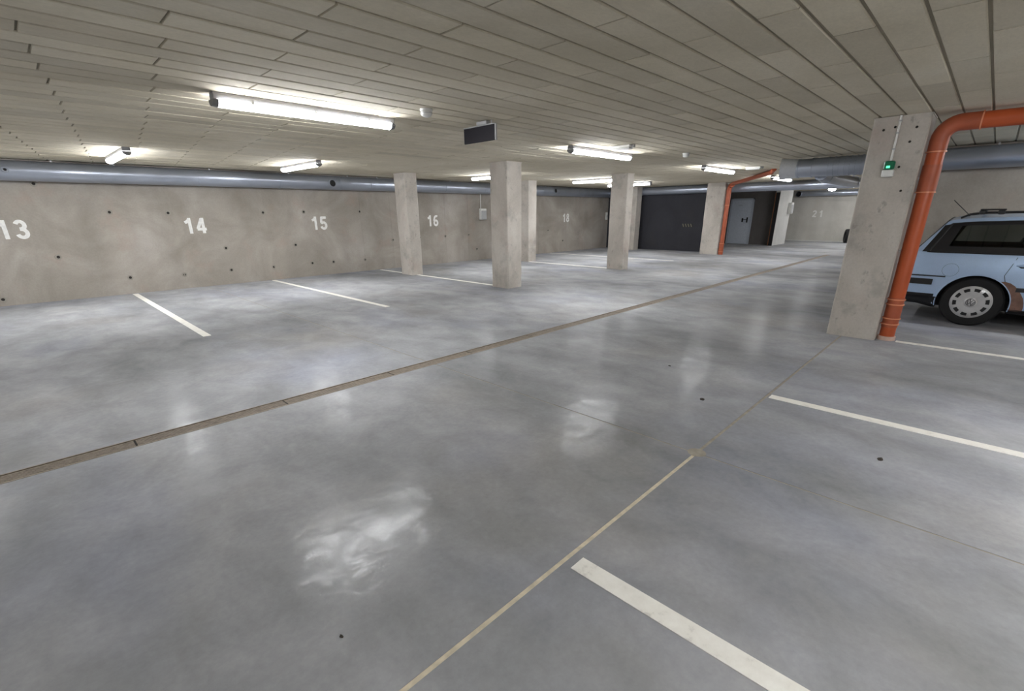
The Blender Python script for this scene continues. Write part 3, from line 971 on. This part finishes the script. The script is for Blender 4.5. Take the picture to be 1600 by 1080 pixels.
def emblem():
    m = MB()
    m.lathe([(0.044, 0.030), (0.044, 0.034), (0.050, 0.034), (0.050, 0.030)], (0, 0, 0), (0, -1, 0), 32)
    def bar(a, b, w=0.0038):
        ax, az = a; bx, bz = b
        d = Vector((bx - ax, 0, bz - az)).normalized(); nn = Vector((-d.z, 0, d.x)) * w
        P = [Vector((ax, 0, az)) + nn, Vector((bx, 0, bz)) + nn, Vector((bx, 0, bz)) - nn, Vector((ax, 0, az)) - nn]
        m.add([(p.x, -0.029, p.z) for p in P] + [(p.x, -0.034, p.z) for p in P], [(4, 5, 6, 7), (0, 1, 5, 4), (1, 2, 6, 5), (2, 3, 7, 6), (3, 0, 4, 7)])
    bar((-0.018, 0.040), (0.0, 0.006)); bar((0.018, 0.040), (0.0, 0.006))
    bar((-0.038, 0.022), (-0.018, -0.038)); bar((-0.018, -0.038), (0.0, 0.002))
    bar((0.038, 0.022), (0.018, -0.038)); bar((0.018, -0.038), (0.0, 0.002))
    return m


car = empty('station_wagon', (9.745, -0.03, 0), -PI / 2)
tag(car, 'light blue estate car parked behind the big column', 'car')
TOP = [(-1.02, 0.60), (-0.985, 0.64), (-0.95, 0.70), (-0.93, 0.82), (-0.89, 0.93), (-0.80, 0.985), (-0.72, 1.005), (-0.655, 1.405),
       (-0.58, 1.425), (-0.40, 1.44), (-0.2, 1.45), (0.0, 1.455), (0.12, 1.46), (0.22, 1.462), (0.45, 1.465), (0.55, 1.465), (0.7, 1.465), (0.95, 1.46), (1.08, 1.455), (1.3, 1.44),
       (1.5, 1.40), (1.62, 1.345), (1.75, 1.28), (1.95, 1.16), (2.15, 1.05), (2.28, 0.985), (2.45, 0.95), (2.8, 0.90), (3.1, 0.845), (3.3, 0.79),
       (3.42, 0.72), (3.50, 0.62), (3.54, 0.52)]
NP = 12


def half_section(s, top):
    taper = 1.0
    if s < -0.45: taper = 1 - 0.10 * min(1, ((-0.45 - s) / 0.57)) ** 1.6
    if s > 2.6: taper = 1 - 0.16 * ((s - 2.6) / 0.94) ** 1.8
    z0 = 0.21 if -0.5 < s < 3.0 else 0.245
    low = [(z0, 0.79), (z0 + 0.05, 0.842), (0.40, 0.866), (0.52, 0.872), (0.60, 0.870), (0.74, 0.868), (0.88, 0.856), (0.965, 0.832)]
    pts = []
    nl = len(low)
    for i, (z, w) in enumerate(low):
        pts.append((min(z, top - 0.02 - 0.008 * (nl - i)), w * taper))
    zb, wb = pts[-1]
    k = max(0.0, min(1.0, (top - 1.0) / 0.35))
    # belt -> window top -> cant rail -> roof -> centre
    g1 = (top - 0.095, wb - (top - 0.095 - zb) * 0.44); r1 = (zb + (top - zb) * 0.62, wb * 0.86)
    g2 = (top - 0.040, 0.625 * taper); r2 = (zb + (top - zb) * 0.84, wb * 0.66)
    g3 = (top - 0.012, 0.36 * taper); r3 = (zb + (top - zb) * 0.96, wb * 0.34)
    for a, b in ((g1, r1), (g2, r2), (g3, r3)):
        pts.append((a[0] * k + b[0] * (1 - k), a[1] * k + b[1] * (1 - k)))
    pts.append((top, 0.0))
    return pts


def shear(s, z):
    w = max(0.0, min(1.0, (0.1 - s) / 0.72)) if s >= -0.66 else 0.0
    return max(0.0, z - 0.965) * 0.46 * w


grid = []
for (s, top) in TOP:
    half = half_section(s, top)
    row = [(s + shear(s, z), -w, z) for (z, w) in half]
    row += [(s + shear(s, z), w, z) for (z, w) in reversed(half[:-1])]
    grid.append(row)
ns = len(grid); npnt = len(grid[0])
S = [t[0] for t in TOP]
verts = [p for r in grid for p in r]
BELT, WTOP = 7, 8


def si(x): return min(range(ns), key=lambda i: abs(S[i] - x))
GL = []   # glass cells -> (pane id)
panes = {}
faces = []; fm = []
side_ranges = [(-0.58, 0.45, 'q'), (0.55, 0.95, 'r'), (1.08, 1.75, 'f')]
pill = [(-0.656, -0.58), (0.45, 0.55), (0.95, 1.08)]
for i in range(ns - 1):
    a, b = S[i], S[i + 1]
    for j in range(npnt - 1):
        fc = (i * npnt + j, (i + 1) * npnt + j, (i + 1) * npnt + j + 1, i * npnt + j + 1)
        mi = 0
        jj = j if j < npnt // 2 else npnt - 2 - j
        sd = 0 if j < npnt // 2 else 1
        if jj == BELT:
            for (u, v_, nm) in side_ranges:
                if a >= u - 1e-6 and b <= v_ + 1e-6: mi = 1; panes.setdefault((nm, sd), []).append(fc)
            for (u, v_) in pill:
                if a >= u - 1e-6 and b <= v_ + 1e-6: mi = 2
        if jj >= WTOP + 1:
            if a >= -0.73 and b <= -0.65: mi = 1; panes.setdefault(('rear', 0), []).append(fc)
            if a >= 1.49 and b <= 2.29: mi = 1; panes.setdefault(('wind', 0), []).append(fc)
        if jj in (0,): mi = 2
        if jj == 1 and (b <= -0.4): mi = 2
        faces.append(fc); fm.append(mi)
    faces.append((i * npnt, i * npnt + npnt - 1, (i + 1) * npnt + npnt - 1, (i + 1) * npnt)); fm.append(2)
faces.append(tuple(range(npnt))); fm.append(0)
faces.append(tuple((ns - 1) * npnt + j for j in range(npnt))); fm.append(0)
bm_ = MB(); bm_.v = verts; bm_.f = faces; bm_.m = fm
body_me = bm_.mesh('body', [M['carpaint'], M['glass'], M['black']])
tmp = link('tmp_body', body_me)
cuts = []
for sx in (0.0, 2.70):
    for sd in (-1, 1):
        y0, y1 = (-1.0, -0.60) if sd < 0 else (0.60, 1.0)
        c = MB().tube([(sx, y0, 0.31), (sx, y1, 0.315)], 0.372, 48)
        c.m = [2] * len(c.m)
        co = link('tmp_cut', c.mesh('cut', [M['carpaint'], M['glass'], M['black']]))
        cuts.append(co)
        md = tmp.modifiers.new('b', 'BOOLEAN'); md.operation = 'DIFFERENCE'; md.object = co; md.solver = 'EXACT'
bpy.context.view_layer.update()
dg = bpy.context.evaluated_depsgraph_get()
me2 = bpy.data.meshes.new_from_object(tmp.evaluated_get(dg))
for o in cuts + [tmp]: bpy.data.objects.remove(o)
bm = bmesh.new(); bm.from_mesh(me2)
bmesh.ops.delete(bm, geom=[f for f in bm.faces if f.material_index == 1], context='FACES')
for f in bm.faces: f.smooth = True
bm.to_mesh(me2); bm.free()
me2.set_sharp_from_angle(angle=math.radians(32))
body = link('body', me2, car)
for (nm, sd), fl in panes.items():
    used = sorted({k for f in fl for k in f}); mp = {k: q for q, k in enumerate(used)}
    pm = MB().add([verts[k] for k in used], [tuple(mp[k] for k in f) for f in fl])
    me = pm.mesh('window_pane', M['glass'], 60)
    o = link('window_pane', me, car)
    # black rubber frame round the pane
    edges = {}
    for f in fl:
        for a, b in zip(f, f[1:] + f[:1]):
            e = (min(a, b), max(a, b)); edges[e] = edges.get(e, 0) + 1
    fr = MB()
    for (a, b), cnt in edges.items():
        if cnt == 1: fr.tube([verts[a], verts[b]], 0.012, 6)
    fr.build('window_seal', M['black'], o)
    if nm in ('q', 'r'):
        # broad black printed border and the thick dark belt edge
        lo = MB(); hi = MB()
        ix = [(a, b) for f in fl for a, b in ((f[0], f[1]), (f[3], f[2]))]
        for f in fl:
            bot = (f[0], f[1]) if verts[f[0]][2] < verts[f[3]][2] else (f[3], f[2])
            topp = (f[3], f[2]) if bot[0] == f[0] else (f[0], f[1])
            P = []
            for q in (0, 1):
                A = Vector(verts[bot[q]]); B = Vector(verts[topp[q]])
                P.append((A, A.lerp(B, 0.20), B.lerp(A, 0.10), B))
            out = Vector((0, -0.002 if sd == 0 else 0.002, 0.001))
            lo.add([P[0][0] + out, P[1][0] + out, P[1][1] + out, P[0][1] + out], [(0, 1, 2, 3)])
            hi.add([P[0][2] + out, P[1][2] + out, P[1][3] + out, P[0][3] + out], [(0, 1, 2, 3)])
        f = fl[0]
        if nm == 'q':
            A, B = Vector(verts[f[0]]), Vector(verts[f[3]])
            C, D = Vector(verts[f[1]]), Vector(verts[f[2]])
            out = Vector((0, -0.0022 if sd == 0 else 0.0022, 0.001))
            lo.add([A + out, A.lerp(C, 0.95) + out, B.lerp(D, 0.8) + out, B + out], [(0, 1, 2, 3)])
        lo.build('glass_border', M['black'], o); hi.build('glass_border', M['black'], o)

# interior: floor tub, rear bench, front seats, head rests
it = MB()
it.box(-0.62, 2.2, -0.74, 0.74, 0.36, 0.44)
it.box(-0.60, 0.30, -0.70, 0.70, 0.44, 0.70)
it.build('cabin_floor', M['interior'], car)
for (sx, ys_) in ((0.42, (-0.36, 0.36)), (1.35, (-0.38, 0.38))):
    for yy in ys_:
        m = MB()
        prof = [(0.0, 0.44), (0.0, 0.95), (-0.07, 1.05), (-0.10, 1.07), (-0.05, 1.2), (0.02, 1.24), (0.05, 1.2), (0.04, 1.07), (0.09, 1.0), (0.13, 0.72), (0.55, 0.70), (0.58, 0.60), (0.5, 0.44)]
        n = len(prof)
        for w0, w1 in ((-0.27, 0.27),):
            v = [(sx + a, yy + w0, z) for a, z in prof] + [(sx + a, yy + w1, z) for a, z in prof]
            m.add(v, [tuple(range(n)), tuple(range(n, 2 * n))] + [(i, (i + 1) % n, n + (i + 1) % n, n + i) for i in range(n)])
        m.build('seat', M['interior'], car)
# wheels
tm = tyre_mesh().mesh('tyre', M['rubber'], 40)
hm = hubcap().mesh('hubcap', [M['silver'], M['black']], 30)
em = emblem().mesh('hub_emblem', M['emblem'])
for sx in (0.0, 2.70):
    for sd in (-1, 1):
        w = link('tyre', tm, car); w.location = (sx, sd * 0.758, 0.325)
        hc = link('hubcap', hm, w); hc.location = (0, sd * 0.082, 0)
        hc['label'] = 'silver hubcap with ten slots and round emblem'
        e = link('hub_emblem', em, hc)
        if sd > 0: hc.rotation_euler = (0, 0, PI)
        else: hc.rotation_euler = (0, 0.2, 0)
        MB().tube([(sx, sd * 0.45, 0.325), (sx, sd * 0.70, 0.325)], 0.09, 14).build('wheel_hub', M['black'], car)


def surf_y(s, z):
    """outer half width of the body at (s, z)"""
    i = max(0, min(ns - 2, next((k for k in range(ns - 1) if S[k + 1] >= s), ns - 2)))
    t = (s - S[i]) / (S[i + 1] - S[i])
    def at(row):
        h = row[:NP]
        for a, b in zip(h[:-1], h[1:]):
            if a[2] <= z <= b[2]:
                u = (z - a[2]) / max(1e-6, b[2] - a[2]); return a[1] + (b[1] - a[1]) * u
        return h[BELT][1] if z > h[BELT][2] else h[0][1]
    return at(grid[i]) * (1 - t) + at(grid[i + 1]) * t


def panel(name, pts, mat, off=0.006, side=-1, parent=None):
    """thin plate lying on the car side, outline pts = (s, z)"""
    n = len(pts)
    v = []
    for d in (off, -0.01):
        for (s, z) in pts:
            v.append((s, side * (abs(surf_y(s, z)) + d), z))
    m = MB().add(v, [tuple(range(n)), tuple(range(n, 2 * n))] + [(i, (i + 1) % n, n + (i + 1) % n, n + i) for i in range(n)])
    return m.build(name, mat, parent or car)


def band(name, s0, s1, z0, z1, mat, off=0.012, side=-1, n=8):
    m = MB(); v = []
    for i in range(n + 1):
        s = s0 + (s1 - s0) * i / n
        for (z, d) in ((z0, -0.01), (z0 + 0.006, off), (z1 - 0.006, off), (z1, -0.01)):
            v.append((s, side * (abs(surf_y(s, z)) + d), z))
    f = [(0, 1, 2, 3), tuple(n * 4 + k for k in range(4))]
    for i in range(n):
        for k in range(4):
            f.append((i * 4 + k, i * 4 + (k + 1) % 4, (i + 1) * 4 + (k + 1) % 4, (i + 1) * 4 + k))
    m.add(v, f)
    return m.build(name, mat, car)


def seam(name, pts, side=-1, r=0.0035, closed=False):
    P = [(s, side * (abs(surf_y(s, z)) + 0.0005), z) for (s, z) in pts]
    if closed: P.append(P[0])
    return MB().tube(P, r, 6).build(name, M['black'], car)


for side in (-1, 1):
    band('bumper_strip', -0.94, -0.45, 0.520, 0.605, M['black'], 0.014, side)
    band('bumper_edge', -0.96, -0.33, 0.632, 0.655, M['carpaint'], 0.016, side)
    band('rear_bumper_skirt', -0.98, -0.36, 0.245, 0.365, M['black'], 0.010, side)
    band('rub_strip', 0.38, 1.25, 0.50, 0.56, M['black'], 0.014, side)
    band('rub_strip', 1.28, 2.28, 0.50, 0.56, M['black'], 0.014, side)
    band('sill_trim', 0.36, 2.34, 0.215, 0.275, M['black'], 0.008, side, 10)
    band('belt_trim', -0.60, 1.9, 0.952, 0.972, M['black'], 0.008, side, 16)
    seam('door_seam', [(0.30, 0.93), (0.27, 0.82), (0.235, 0.70), (0.26, 0.62), (0.33, 0.54), (0.40, 0.46), (0.43, 0.36), (0.43, 0.28)], side)
    seam('door_seam', [(1.13, 0.95), (1.13, 0.6), (1.12, 0.28)], side)
    seam('door_seam', [(2.10, 0.93), (2.12, 0.6), (2.2, 0.30)], side)
    # wheel arch lips
    for sx in (0.0, 2.70):
        P = []
        for k in range(0, 25):
            a = PI * (-0.06 + 1.12 * k / 24)
            s = sx + 0.374 * math.cos(a); z = 0.313 + 0.374 * math.sin(a)
            P.append((s, side * (abs(surf_y(s, max(z, 0.25))) + 0.002), z))
        MB().tube(P, 0.007, 8).build('arch_lip', M['carpaint'], car, 60)
    # handles
    for hs in (0.42, 1.28):
        hd = panel('handle_recess', [(hs - 0.10, 0.825), (hs - 0.06, 0.80), (hs + 0.08, 0.80), (hs + 0.10, 0.825), (hs + 0.07, 0.85), (hs - 0.06, 0.85)], M['black'], 0.002, side)
        y = abs(surf_y(hs, 0.83))
        MB().tube([(hs - 0.10, side * (y + 0.002), 0.832), (hs - 0.07, side * (y + 0.028), 0.835), (hs + 0.07, side * (y + 0.028), 0.835), (hs + 0.11, side * (y + 0.002), 0.832)], [0.012, 0.016, 0.016, 0.012], 8).build('door_handle', M['carpaint'], hd, 60)
    # roof rail and its feet
    zr = 1.475
    MB().tube([(-0.36, side * 0.60, 1.405), (-0.28, side * 0.60, 1.452), (-0.1, side * 0.60, zr - 0.004), (0.5, side * 0.60, zr + 0.006), (1.2, side * 0.60, zr - 0.004), (1.42, side * 0.60, 1.44), (1.48, side * 0.60, 1.385)], 0.014, 10).build('roof_rail', M['black'], car, 60)
    for s in (0.5,):
        MB().box(s - 0.03, s + 0.03, side * 0.60 - 0.012, side * 0.60 + 0.012, 1.40, zr).build('rail_foot', M['black'], car)
    MB().cbox(1.78, 1.98, side * 0.93 - 0.09, side * 0.93 + 0.07, 0.96, 1.10, 0.03).build('door_mirror', M['carpaint'], car)
    panel('tail_light', [(-0.90, 0.68), (-0.78, 0.68), (-0.75, 0.76), (-0.77, 0.90), (-0.86, 0.90), (-0.90, 0.82)], M['redlens'], 0.006, side)
    panel('head_light', [(3.05, 0.62), (3.36, 0.58), (3.36, 0.70), (3.12, 0.74)], M['headlens'], 0.006, side)
# roof bar brackets
for s in (-0.16, 0.02):
    MB().cbox(s - 0.035, s + 0.035, -0.64, -0.57, 1.45, 1.505, 0.01).build('bar_foot', M['black'], car)
MB().cbox(-0.19, 0.06, -0.64, -0.58, 1.500, 1.520, 0.006).build('roof_bar_clamp', M['black'], car)
MB().cbox(-0.165, -0.125, -0.58, 0.60, 1.478, 1.50, 0.006).build('cross_bar', M['black'], car)
# aerial at the rear of the roof
MB().lathe([(0.0, 0.0), (0.02, 0.0), (0.014, 0.02), (0.004, 0.03)], (-0.30, -0.25, 1.425), (0, 0, 1), 10).build('aerial_base', M['black'], car)
MB().tube([(-0.30, -0.25, 1.445), (-0.50, -0.25, 1.64)], 0.005, 6).build('aerial', M['black'], car)
# fuel flap outline, right rear quarter only
seam('fuel_flap', [(-0.30 + 0.085 * math.cos(2 * PI * k / 28), 0.735 + 0.085 * math.sin(2 * PI * k / 28)) for k in range(28)], -1, 0.0014, True)
# brown primer patch behind the arch
pv = []; pf = []
ang = [54, 47, 40, 32, 24, 16, 8, 0, -8]
outr = [(0.262, 0.625), (0.315, 0.61), (0.365, 0.575), (0.405, 0.53), (0.44, 0.48), (0.47, 0.43), (0.49, 0.37), (0.50, 0.31), (0.50, 0.255)]
for d, (os_, oz) in zip(ang, outr):
    a = math.radians(d)
    for (s_, z_) in ((0.380 * math.cos(a), 0.313 + 0.380 * math.sin(a)), (os_, oz)):
        pv.append((s_, -(abs(surf_y(s_, z_)) + 0.005), z_))
for i in range(len(ang) - 1):
    pf.append((2 * i, 2 * i + 1, 2 * i + 3, 2 * i + 2))
MB().add(pv, pf).build('primer_patch', M['rust'], car)['label'] = 'brown unpainted patch behind the wheel arch'
# number-plate bay and rear details
MB().box(-1.032, -1.015, -0.26, 0.26, 0.40, 0.51).build('number_plate', M['white_plastic'], car)
MB().box(-1.03, -0.95, -0.72, 0.72, 0.545, 0.60).build('rear_bumper_strip', M['black'], car)

# ---- tyre standing by the far wall
ft = link('tyre', tm); ft.location = (28.6, 4.98, 0.325); ft.rotation_euler = (0, 0.0, 0.35)
tag(ft, 'black tyre by the far wall, peeking out left of the big column', 'tyre')
